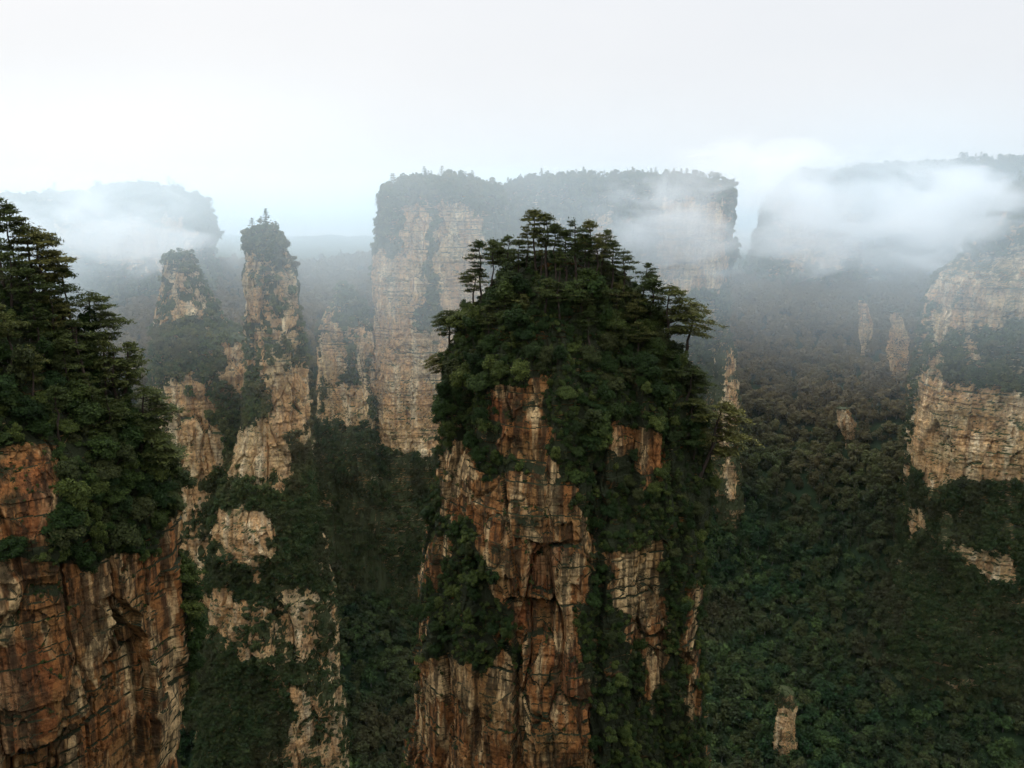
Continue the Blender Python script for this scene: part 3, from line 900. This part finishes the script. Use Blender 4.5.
def fill(rk, n, mind, kind, protos, cat, zone, where, size, w, parts, word):
    ids = sample(rk, n, w, mind)
    for c in ids:
        p, nn = rk["P"][c], rk["n0"][c]
        s = random.uniform(*size)
        up = Vector((0, 0, 1)) * 0.75 + Vector(nn) * 0.45
        q = up.to_track_quat('Z', 'Y').to_euler()
        q = (Matrix.Rotation(0, 3, 'Z') @ up.to_track_quat('Z', 'Y').to_matrix() @ Matrix.Rotation(random.uniform(0, 6.28), 3, 'Z')).to_euler()
        z = zone(rk["px"][c], rk["py"][c])
        off = Vector(nn) * (-0.1)
        plant(kind, protos, random.randrange(len(protos)), tuple(Vector(p) + off), (s, s, s * random.uniform(.85, 1.15)), q, cat,
              f"{word} {z}, {where}", f"{cat}s {z} of the {where}", parts)
    return ids

vis = lambda rk: (rk["veg"] > 0) & ((rk["n0"] * rk["P"]).sum(1) < 15) & (rk["px"] > -15) & (rk["px"] < W + 15) & (rk["py"] < H + 10)
canC = vis(central) & (central["py"] < 450)
lowC = vis(central) & (central["py"] >= 440)
fill(central, 150, 1.8, "broadleaf_tree", BROADS, "broadleaf tree", zone_c, "central pillar", (0.34, 0.90), (canC * np.where(central["py"] < 300, 0.25, 1.0)).astype(float), ("trunk", "crown"), "round leafy tree")
fill(central, 60, 2.6, "broadleaf_tree", BROADS, "broadleaf tree", zone_c, "central pillar", (0.34, 0.58), (lowC * (fbm(central["P"] / 7, 3, 33) > -0.05)).astype(float), ("trunk", "crown"), "rooted leafy tree")
fill(central, 115, 1.5, "shrub", SHRUBS, "shrub", zone_c, "central pillar", (0.6, 1.15), lowC.astype(float), ("stem", "foliage"), "bushy dark shrub")
visL = vis(leftc)
fill(leftc, 90, 2.0, "broadleaf_tree", BROADS, "broadleaf tree", zone_l, "left cliff", (0.45, 0.75), visL.astype(float), ("trunk", "crown"), "round leafy tree")
fill(leftc, 90, 1.4, "shrub", SHRUBS, "shrub", zone_l, "left cliff", (0.5, 1.0), (visL & (leftc["py"] > 400)).astype(float), ("stem", "foliage"), "bushy dark shrub")

# ------------------------------------------------------------------ growth nobody could count: one object per mass, scattered with geometry nodes
def proto_collection(name, meshes):
    c = bpy.data.collections.new(name)
    for k, m in enumerate(meshes):
        o = bpy.data.objects.new(f"{name}_{k:02d}", m)
        c.objects.link(o)
    return c

def scatter(name, pts, rots, scales, idx, coll, label):
    me = bpy.data.meshes.new(name)
    me.vertices.add(len(pts)); me.vertices.foreach_set("co", np.asarray(pts, np.float32).ravel())
    for nm, tp, key, dat in (("rot", 'FLOAT_VECTOR', "vector", rots), ("scl", 'FLOAT_VECTOR', "vector", scales), ("pick", 'INT', "value", idx)):
        a = me.attributes.new(nm, tp, 'POINT')
        a.data.foreach_set(key, np.asarray(dat, np.int32 if tp == 'INT' else np.float32).ravel())
    o = link(name, me)
    ng = bpy.data.node_groups.new(name + "_scatter", 'GeometryNodeTree')
    ng.interface.new_socket("Geometry", in_out='INPUT', socket_type='NodeSocketGeometry')
    ng.interface.new_socket("Geometry", in_out='OUTPUT', socket_type='NodeSocketGeometry')
    gi = ng.nodes.new("NodeGroupInput"); go = ng.nodes.new("NodeGroupOutput")
    ip = ng.nodes.new("GeometryNodeInstanceOnPoints")
    ci = ng.nodes.new("GeometryNodeCollectionInfo")
    ci.inputs["Collection"].default_value = coll
    ci.inputs["Separate Children"].default_value = True
    ci.inputs["Reset Children"].default_value = True
    ip.inputs["Pick Instance"].default_value = True
    for nm, tp, sock in (("rot", 'FLOAT_VECTOR', "Rotation"), ("scl", 'FLOAT_VECTOR', "Scale"), ("pick", 'INT', "Instance Index")):
        na = ng.nodes.new("GeometryNodeInputNamedAttribute")
        na.data_type = tp
        na.inputs["Name"].default_value = nm
        ng.links.new(na.outputs["Attribute"], ip.inputs[sock])
    ng.links.new(gi.outputs[0], ip.inputs["Points"])
    ng.links.new(ci.outputs[0], ip.inputs["Instance"])
    ng.links.new(ip.outputs[0], go.inputs[0])
    md = o.modifiers.new("scatter", 'NODES')
    md.node_group = ng
    tag(o, label, None, None, "stuff")
    return o

def eulers(nrm, upw, nw, r=rng):
    """up-ish directions -> (rx, ry, rz) that tilt the plant along the slope"""
    u = np.array((0, 0, upw)) + nrm * nw
    u /= np.linalg.norm(u, axis=1, keepdims=True)
    rx = np.arccos(np.clip(u[:, 2], -1, 1))
    az = np.arctan2(u[:, 1], u[:, 0])
    # tilt about the axis that sends Z to u, then a free spin: done with matrices, one by one
    out = np.zeros((len(u), 3))
    for k in range(len(u)):
        m = Vector(u[k]).to_track_quat('Z', 'Y').to_matrix() @ Matrix.Rotation(r.random() * 6.28, 3, 'Z')
        out[k] = m.to_euler()
    return out

near_growth = proto_collection("near_growth", [growth_proto(400 + k, LEAF, 320, 0.13, 1.1, k % 2 == 1) for k in range(6)])
mid_growth = proto_collection("mid_growth", [growth_proto(420 + k, MIDLEAF, 150, 0.30, 1.7, k % 2 == 1) for k in range(6)])
cliff_trees = proto_collection("cliff_trees", [far_tree_proto(460 + k, int(k > 4), MIDLEAF, 420, 0.44) for k in range(6)])
far_trees = proto_collection("far_trees", [far_tree_proto(440 + k, 0, FOREST, 460, 0.55) for k in range(7)] + [far_tree_proto(450 + k, 1, FOREST, 380, 0.42) for k in range(3)])

def undergrowth(rk, n, mind, size, coll, nproto, label, name="undergrowth", w=None, out=0.0, nw=0.7):
    ww = (rk["veg"] > 0).astype(float) if w is None else w
    ids = sample(rk, n, ww, mind)
    s = rng.uniform(*size, len(ids))
    P = rk["P"][ids] + rk["n0"][ids] * out
    return scatter(name, P, eulers(rk["n0"][ids], 0.6, nw), np.stack([s, s, s * rng.uniform(.8, 1.2, len(ids))], 1), rng.integers(0, nproto, len(ids)), coll, label)

seenC = ((central["n0"] * central["P"]).sum(1) < 25) & (central["py"] < H + 30)
undergrowth(central, 5200, 0.55, (0.45, 1.05), near_growth, 6, "dark undergrowth and hanging creepers covering the central pillar", w=((central["veg"] > 0) * np.where(seenC, 1.0, 0.15) * np.where((central["py"] > 430) & (fbm(central["P"] / 4, 3, 34) < -0.1), 0.1, 1.0)))
ledge = ((central["veg"] == 0) & (central["n"][:, 2] > 0.35) & (fbm(central["P"] / 5, 3, 5) > -0.1)).astype(float)
undergrowth(central, 420, 0.5, (0.18, 0.5), near_growth, 6, "sparse grass tufts and small plants on the bare faces of the central pillar", w=ledge)
seenL = (leftc["px"] > -60) & (leftc["py"] < H + 30)
undergrowth(leftc, 3400, 0.5, (0.4, 0.95), near_growth, 6, "dark undergrowth covering the slope of the left cliff", w=((leftc["veg"] > 0) * np.where(seenL, 1.0, 0.1)))
ledge = ((leftc["veg"] == 0) & (leftc["n"][:, 2] > 0.35) & (fbm(leftc["P"] / 5, 3, 5) > 0.0) & seenL).astype(float)
undergrowth(leftc, 160, 0.5, (0.15, 0.4), near_growth, 6, "sparse tufts on the bare face of the left cliff", w=ledge)
for rk, n, sz, lab in ((spire_b, 3600, (0.6, 1.3), "bushes growing on the tall slim spire"), (spire_a, 2600, (0.7, 1.4), "bushes growing on the shorter leafy spire"),
                       (mesa, 2600, (0.8, 1.7), "bushes growing on the broad pale tower"), (small_s, 900, (0.8, 1.5), "bushes on the low pillar beside the broad pale tower"),
                       (mesa2, 3000, (1.0, 2.0), "bushes growing on the long misty rock wall"), (rightc, 3800, (0.9, 1.9), "bushes growing on the pale right hand cliff"),
                       (farl, 2400, (1.6, 3.2), "growth on the far left plateau wall"), (farr, 2600, (1.8, 3.6), "growth on the far right plateau rim")):
    wv = (rk["veg"] > 0) * np.where(rk["facing"], 1.0, 0.25) * (rk["px"] > -60) * (rk["px"] < W + 80) * (rk["P"][:, 2] > terrain_z(rk["P"][:, 0], rk["P"][:, 1]) - 2)
    thin = np.where(fbm(rk["P"] / (9 * rk["cs"]), 4, 77) > -0.12, 1.0, 0.18)
    if rk is spire_a or rk is spire_b:
        dn = union(rk["px"], rk["py"], DENSE_MID)
        ledgy = (rk["n"][:, 2] > 0.25) | (fbm(rk["P"] / (3, 3, 6), 4, 78) > 0.12)
        thin = np.where(dn, 1.0, np.where(ledgy, 0.42, 0.05))
    undergrowth(rk, n, 0.0, sz, mid_growth, 6, lab, "bushes", w=wv * thin, out=0.2)
    if rk is mesa or rk is mesa2:       # a close, uneven tree line along the flat tops
        tw = ((rk["P"][:, 2] > rk["P"][:, 2].max() - 15) & (rk["n0"][:, 1] < 0.6) & (fbm(rk["P"] / 14, 3, 83) > -0.25)).astype(float)
        undergrowth(rk, 420, 1.5, (0.35, 0.85), cliff_trees, 6, lab.replace("bushes growing on", "close tree line along the top of"), "woods", w=tw, out=-0.4, nw=0.1)
        continue
    if rk is farl or rk is farr: continue
    tw = wv * thin * (fbm(rk["P"] / (13 * rk["cs"]), 3, 79) > 0.0)
    undergrowth(rk, n // 4, 1.7, (0.3, 0.66), cliff_trees, 6, lab.replace("bushes", "small trees"), "woods", w=tw, out=-0.3, nw=0.25)

# ------------------------------------------------------------------ trees standing on the distant tops, each its own object
FAR_P = [far_tree_proto(470 + k, 1, MIDLEAF, 420, 0.30) for k in range(5)] + [far_tree_proto(480 + k, 0, MIDLEAF, 420, 0.34) for k in range(3)]
def crest(rk, n, mind, size, zmin, label, group, conif=0.7):
    w = ((rk["n0"][:, 2] > 0.25) | (rk["P"][:, 2] > zmin)) & (rk["P"][:, 2] > zmin - 6) & (rk["px"] > -20) & (rk["px"] < W + 20)
    for c in sample(rk, n, w.astype(float), mind):
        m = FAR_P[random.randrange(5)] if random.random() < conif else FAR_P[5 + random.randrange(3)]
        o = link("crest_tree", m)
        s = random.uniform(*size)
        o.location = rk["P"][c] - np.array((0, 0, .6)); o.scale = (s, s, s); o.rotation_euler = (random.uniform(-.06, .06), random.uniform(-.06, .06), random.uniform(0, 6.28))
        tag(o, label, "tree", group)
crest(spire_b, 16, 1.2, (0.45, 0.85), spire_b["P"][:, 2].max() - 12, "small tree on the crown of the tall slim spire", "trees on the crown of the tall slim spire", 0.35)
crest(spire_a, 11, 1.2, (0.45, 0.85), spire_a["P"][:, 2].max() - 10, "small tree on the tip of the shorter leafy spire", "trees on the tip of the shorter spire", 0.35)
crest(mesa, 72, 2.2, (0.6, 1.25), mesa["P"][:, 2].max() - 16, "tree on the flat top of the broad pale tower", "trees on the flat top of the broad pale tower", 0.5)
crest(mesa2, 80, 2.6, (0.5, 1.0), mesa2["P"][:, 2].max() - 12, "tree in the misty line along the long rock wall", "trees along the top of the long misty wall", 0.25)
crest(rightc, 22, 4, (0.7, 1.2), rightc["P"][:, 2].max() - 16, "tree fading into cloud on top of the right hand cliff", "trees on top of the right hand cliff", 0.5)
crest(farl, 28, 5, (1.0, 1.6), farl["P"][:, 2].max() - 16, "tree on the skyline of the far left plateau", "trees on the skyline of the far left plateau", 0.5)
for r_, o_ in zip(ocs, outcrops):
    crest(r_, 3, 1.0, (0.35, 0.7), r_["P"][:, 2].max() - 2, "small tree rooted on top of the " + o_[2].split(" rising")[0].split(" just")[0].split(" high")[0].split(" under")[0].split(" in the")[0].split(" among")[0], "trees rooted on the " + o_[2].split(" rising")[0], 0.3)
crest(farr, 28, 5, (1.0, 1.6), farr["P"][:, 2].max() - 16, "tree on the skyline of the far right plateau", "trees on the skyline of the far right plateau", 0.5)

# ------------------------------------------------------------------ the valley forest
def forest():
    pts = []
    for y0, y1, sp in ((235, 520, 4.5), (520, 1050, 6.4)):
        gy = np.arange(y0, y1, sp)
        for y in gy:
            half = y * 0.78 + 40
            x = np.arange(-half, half, sp)
            pts.append(np.stack([x + rng.uniform(-.5, .5, len(x)) * sp, y + rng.uniform(-.5, .5, len(x)) * sp, np.full(len(x), sp)], 1))
    p = np.concatenate(pts)
    z = terrain_z(p[:, 0], p[:, 1])
    P = np.stack([p[:, 0], p[:, 1], z - 0.8], 1)
    px, py, d = project(P)
    keep = (py < H + 60) & (px > -140) & (px < W + 140)
    P, sp = P[keep], p[keep, 2]
    s = rng.uniform(0.62, 1.35, len(P)) * np.where(sp > 6, 1.5, 1.3) * (1 + 0.25 * fbm(P / 40, 3, 18))
    pick = np.where(rng.random(len(P)) < 0.80, rng.integers(0, 7, len(P)), rng.integers(7, 10, len(P)))
    rot = np.stack([rng.normal(size=len(P)) * .06, rng.normal(size=len(P)) * .06, rng.random(len(P)) * 6.28], 1)
    scatter("forest", P, rot, np.stack([s, s, s * rng.uniform(.85, 1.25, len(P))], 1), pick, far_trees, "dense dark green wood covering the valley and its slopes")
    print("forest trees", len(P))
forest()

# ------------------------------------------------------------------ air: even thin haze, and the low cloud that hangs among the tops
def box_mesh(name, x0, x1, y0, y1, z0, z1, mat):
    V = [(x, y, z) for z in (z0, z1) for y in (y0, y1) for x in (x0, x1)]
    F = [(0, 2, 3, 1), (4, 5, 7, 6), (0, 1, 5, 4), (2, 6, 7, 3), (0, 4, 6, 2), (1, 3, 7, 5)]
    return quad_mesh(name, V, F, [mat])

def volume_mat(name):
    m = bpy.data.materials.new(name)
    m.use_nodes = True
    nt = m.node_tree
    for n in list(nt.nodes): nt.nodes.remove(n)
    out = nt.nodes.new("ShaderNodeOutputMaterial")
    v = nt.nodes.new("ShaderNodeVolumePrincipled")
    nt.links.new(v.outputs[0], out.inputs["Volume"])
    return m, nt, v

hm, hnt, hv = volume_mat("haze")
hv.inputs["Color"].default_value = (0.86, 0.94, 1.0, 1)
hv.inputs["Density"].default_value = 0.000010
hv.inputs["Anisotropy"].default_value = 0.3
zlow = float(min(GZ.min(), -312)) - 1.0
tag(link("haze", box_mesh("haze", -2650, 2650, -420, 3450, zlow, 70, hm)), "thin pale haze filling the valley", None, None, "stuff")

mm, nt, v = volume_mat("mist")
v.inputs["Color"].default_value = (0.82, 0.93, 1.0, 1)
v.inputs["Anisotropy"].default_value = 0.68
g = nt.nodes.new("ShaderNodeNewGeometry")
P = g.outputs["Position"]
sx = nt.nodes.new("ShaderNodeSeparateXYZ"); nt.links.new(P, sx.inputs[0])
def mrange(val, a, b_, lo=0.0, hi=1.0):
    n = nt.nodes.new("ShaderNodeMapRange"); n.interpolation_type = 'SMOOTHSTEP'
    n.inputs["From Min"].default_value = a; n.inputs["From Max"].default_value = b_
    n.inputs["To Min"].default_value = lo; n.inputs["To Max"].default_value = hi
    nt.links.new(val, n.inputs["Value"]); return n.outputs[0]
def mth(op, a, b_=None, c_=None):
    n = nt.nodes.new("ShaderNodeMath"); n.operation = op
    for k, q in enumerate((a, b_, c_)):
        if q is None: continue
        if isinstance(q, (int, float)): n.inputs[k].default_value = q
        else: nt.links.new(q, n.inputs[k])
    return n.outputs[0]
wisp = noise_node(nt, P, 0.009, 3, 0.55, (1, 1, 1.5))
wv = mrange(wisp, 0.36, 0.66)
hgt = mrange(sx.outputs["Z"], -82, -8)
dist = mth('ADD', mth('ADD', mrange(sx.outputs["Y"], 185, 270, 0.0, 1.15), mrange(sx.outputs["Y"], 340, 450, 0.0, -0.92)),
           mth('ADD', mrange(sx.outputs["Y"], 520, 640, 0.0, 0.16), mrange(sx.outputs["Y"], 930, 1150, 0.0, 3.2)))
MIST_BASE = 0.0032
dens = mth('MULTIPLY', mth('MULTIPLY', mth('MULTIPLY', hgt, mrange(sx.outputs["Z"], 48, 8)), dist), mth('MULTIPLY_ADD', wv, MIST_BASE, MIST_BASE * 0.5))
nt.links.new(dens, v.inputs["Density"])
tag(link("mist", box_mesh("mist", -760, 800, 190, 1250, -180, 62, mm)), "low white cloud drifting among the pillar tops", None, None, "stuff")

# torn banks of cloud caught on the rocks, each a volume of its own with ragged edges
def cloud_bank(label, px, py, Y, rx, ry, rz, amp, scale, lo=0.42, hi=0.62, flow=(0, 0, 0.5)):
    c = at(px, py, Y)
    m_, t, pv = volume_mat("cloud")
    pv.inputs["Color"].default_value = (0.97, 0.985, 1.0, 1)
    pv.inputs["Anisotropy"].default_value = 0.55
    gg = t.nodes.new("ShaderNodeNewGeometry")
    def mr_(val, a, b_):
        n = t.nodes.new("ShaderNodeMapRange"); n.interpolation_type = 'SMOOTHSTEP'
        n.inputs["From Min"].default_value = a; n.inputs["From Max"].default_value = b_
        t.links.new(val, n.inputs["Value"]); return n.outputs[0]
    mpp = t.nodes.new("ShaderNodeMapping"); mpp.vector_type = 'TEXTURE'
    mpp.inputs["Location"].default_value = c; mpp.inputs["Scale"].default_value = (rx, ry, rz)
    t.links.new(gg.outputs["Position"], mpp.inputs["Vector"])
    ln = t.nodes.new("ShaderNodeVectorMath"); ln.operation = 'LENGTH'
    t.links.new(mpp.outputs[0], ln.inputs[0])
    mp2 = t.nodes.new("ShaderNodeMapping"); mp2.inputs["Rotation"].default_value = flow; mp2.inputs["Scale"].default_value = (0.75, 1, 1.5)
    t.links.new(gg.outputs["Position"], mp2.inputs["Vector"])
    n = t.nodes.new("ShaderNodeTexNoise")
    n.inputs["Scale"].default_value = scale; n.inputs["Detail"].default_value = 5; n.inputs["Roughness"].default_value = 0.6; n.inputs["Distortion"].default_value = 0.6
    t.links.new(mp2.outputs[0], n.inputs["Vector"])
    # the edge of the bank eats into the noise, so that it ends in shreds
    e = t.nodes.new("ShaderNodeMath"); e.operation = 'MULTIPLY_ADD'
    fall = mr_(ln.outputs["Value"], 1.0, 0.1)
    t.links.new(fall, e.inputs[0]); e.inputs[1].default_value = 0.30
    t.links.new(n.outputs["Fac"], e.inputs[2])
    d1 = mr_(e.outputs[0], lo + 0.16, hi + 0.16)
    e2 = t.nodes.new("ShaderNodeMath"); e2.operation = 'MULTIPLY'
    t.links.new(d1, e2.inputs[0]); t.links.new(mr_(ln.outputs["Value"], 1.0, 0.7), e2.inputs[1])
    e3 = t.nodes.new("ShaderNodeMath"); e3.operation = 'MULTIPLY'
    t.links.new(e2.outputs[0], e3.inputs[0]); e3.inputs[1].default_value = amp
    t.links.new(e3.outputs[0], pv.inputs["Density"])
    o = link("cloud", box_mesh("cloud", c[0] - rx, c[0] + rx, c[1] - ry, c[1] + ry, c[2] - rz, c[2] + rz, m_))
    return tag(o, label, None, None, "stuff")

cloud_bank("white cloud bank hiding the far right plateau", 862, 218, 640, 180, 80, 70, 0.026, 0.026, 0.45, 0.63)
cloud_bank("shreds of cloud drifting across the long misty rock wall", 668, 226, 525, 76, 26, 54, 0.062, 0.030, 0.43, 0.68, (0, 0.6, 0))
cloud_bank("cloud curling round the top of the right hand cliff", 962, 214, 412, 60, 34, 30, 0.060, 0.040)
cloud_bank("pale cloud lying on the far left plateau", 110, 232, 720, 150, 60, 60, 0.020, 0.024)
cloud_bank("thin cloud over the skyline between the mesa and the right plateau", 770, 178, 690, 120, 60, 46, 0.020, 0.026)
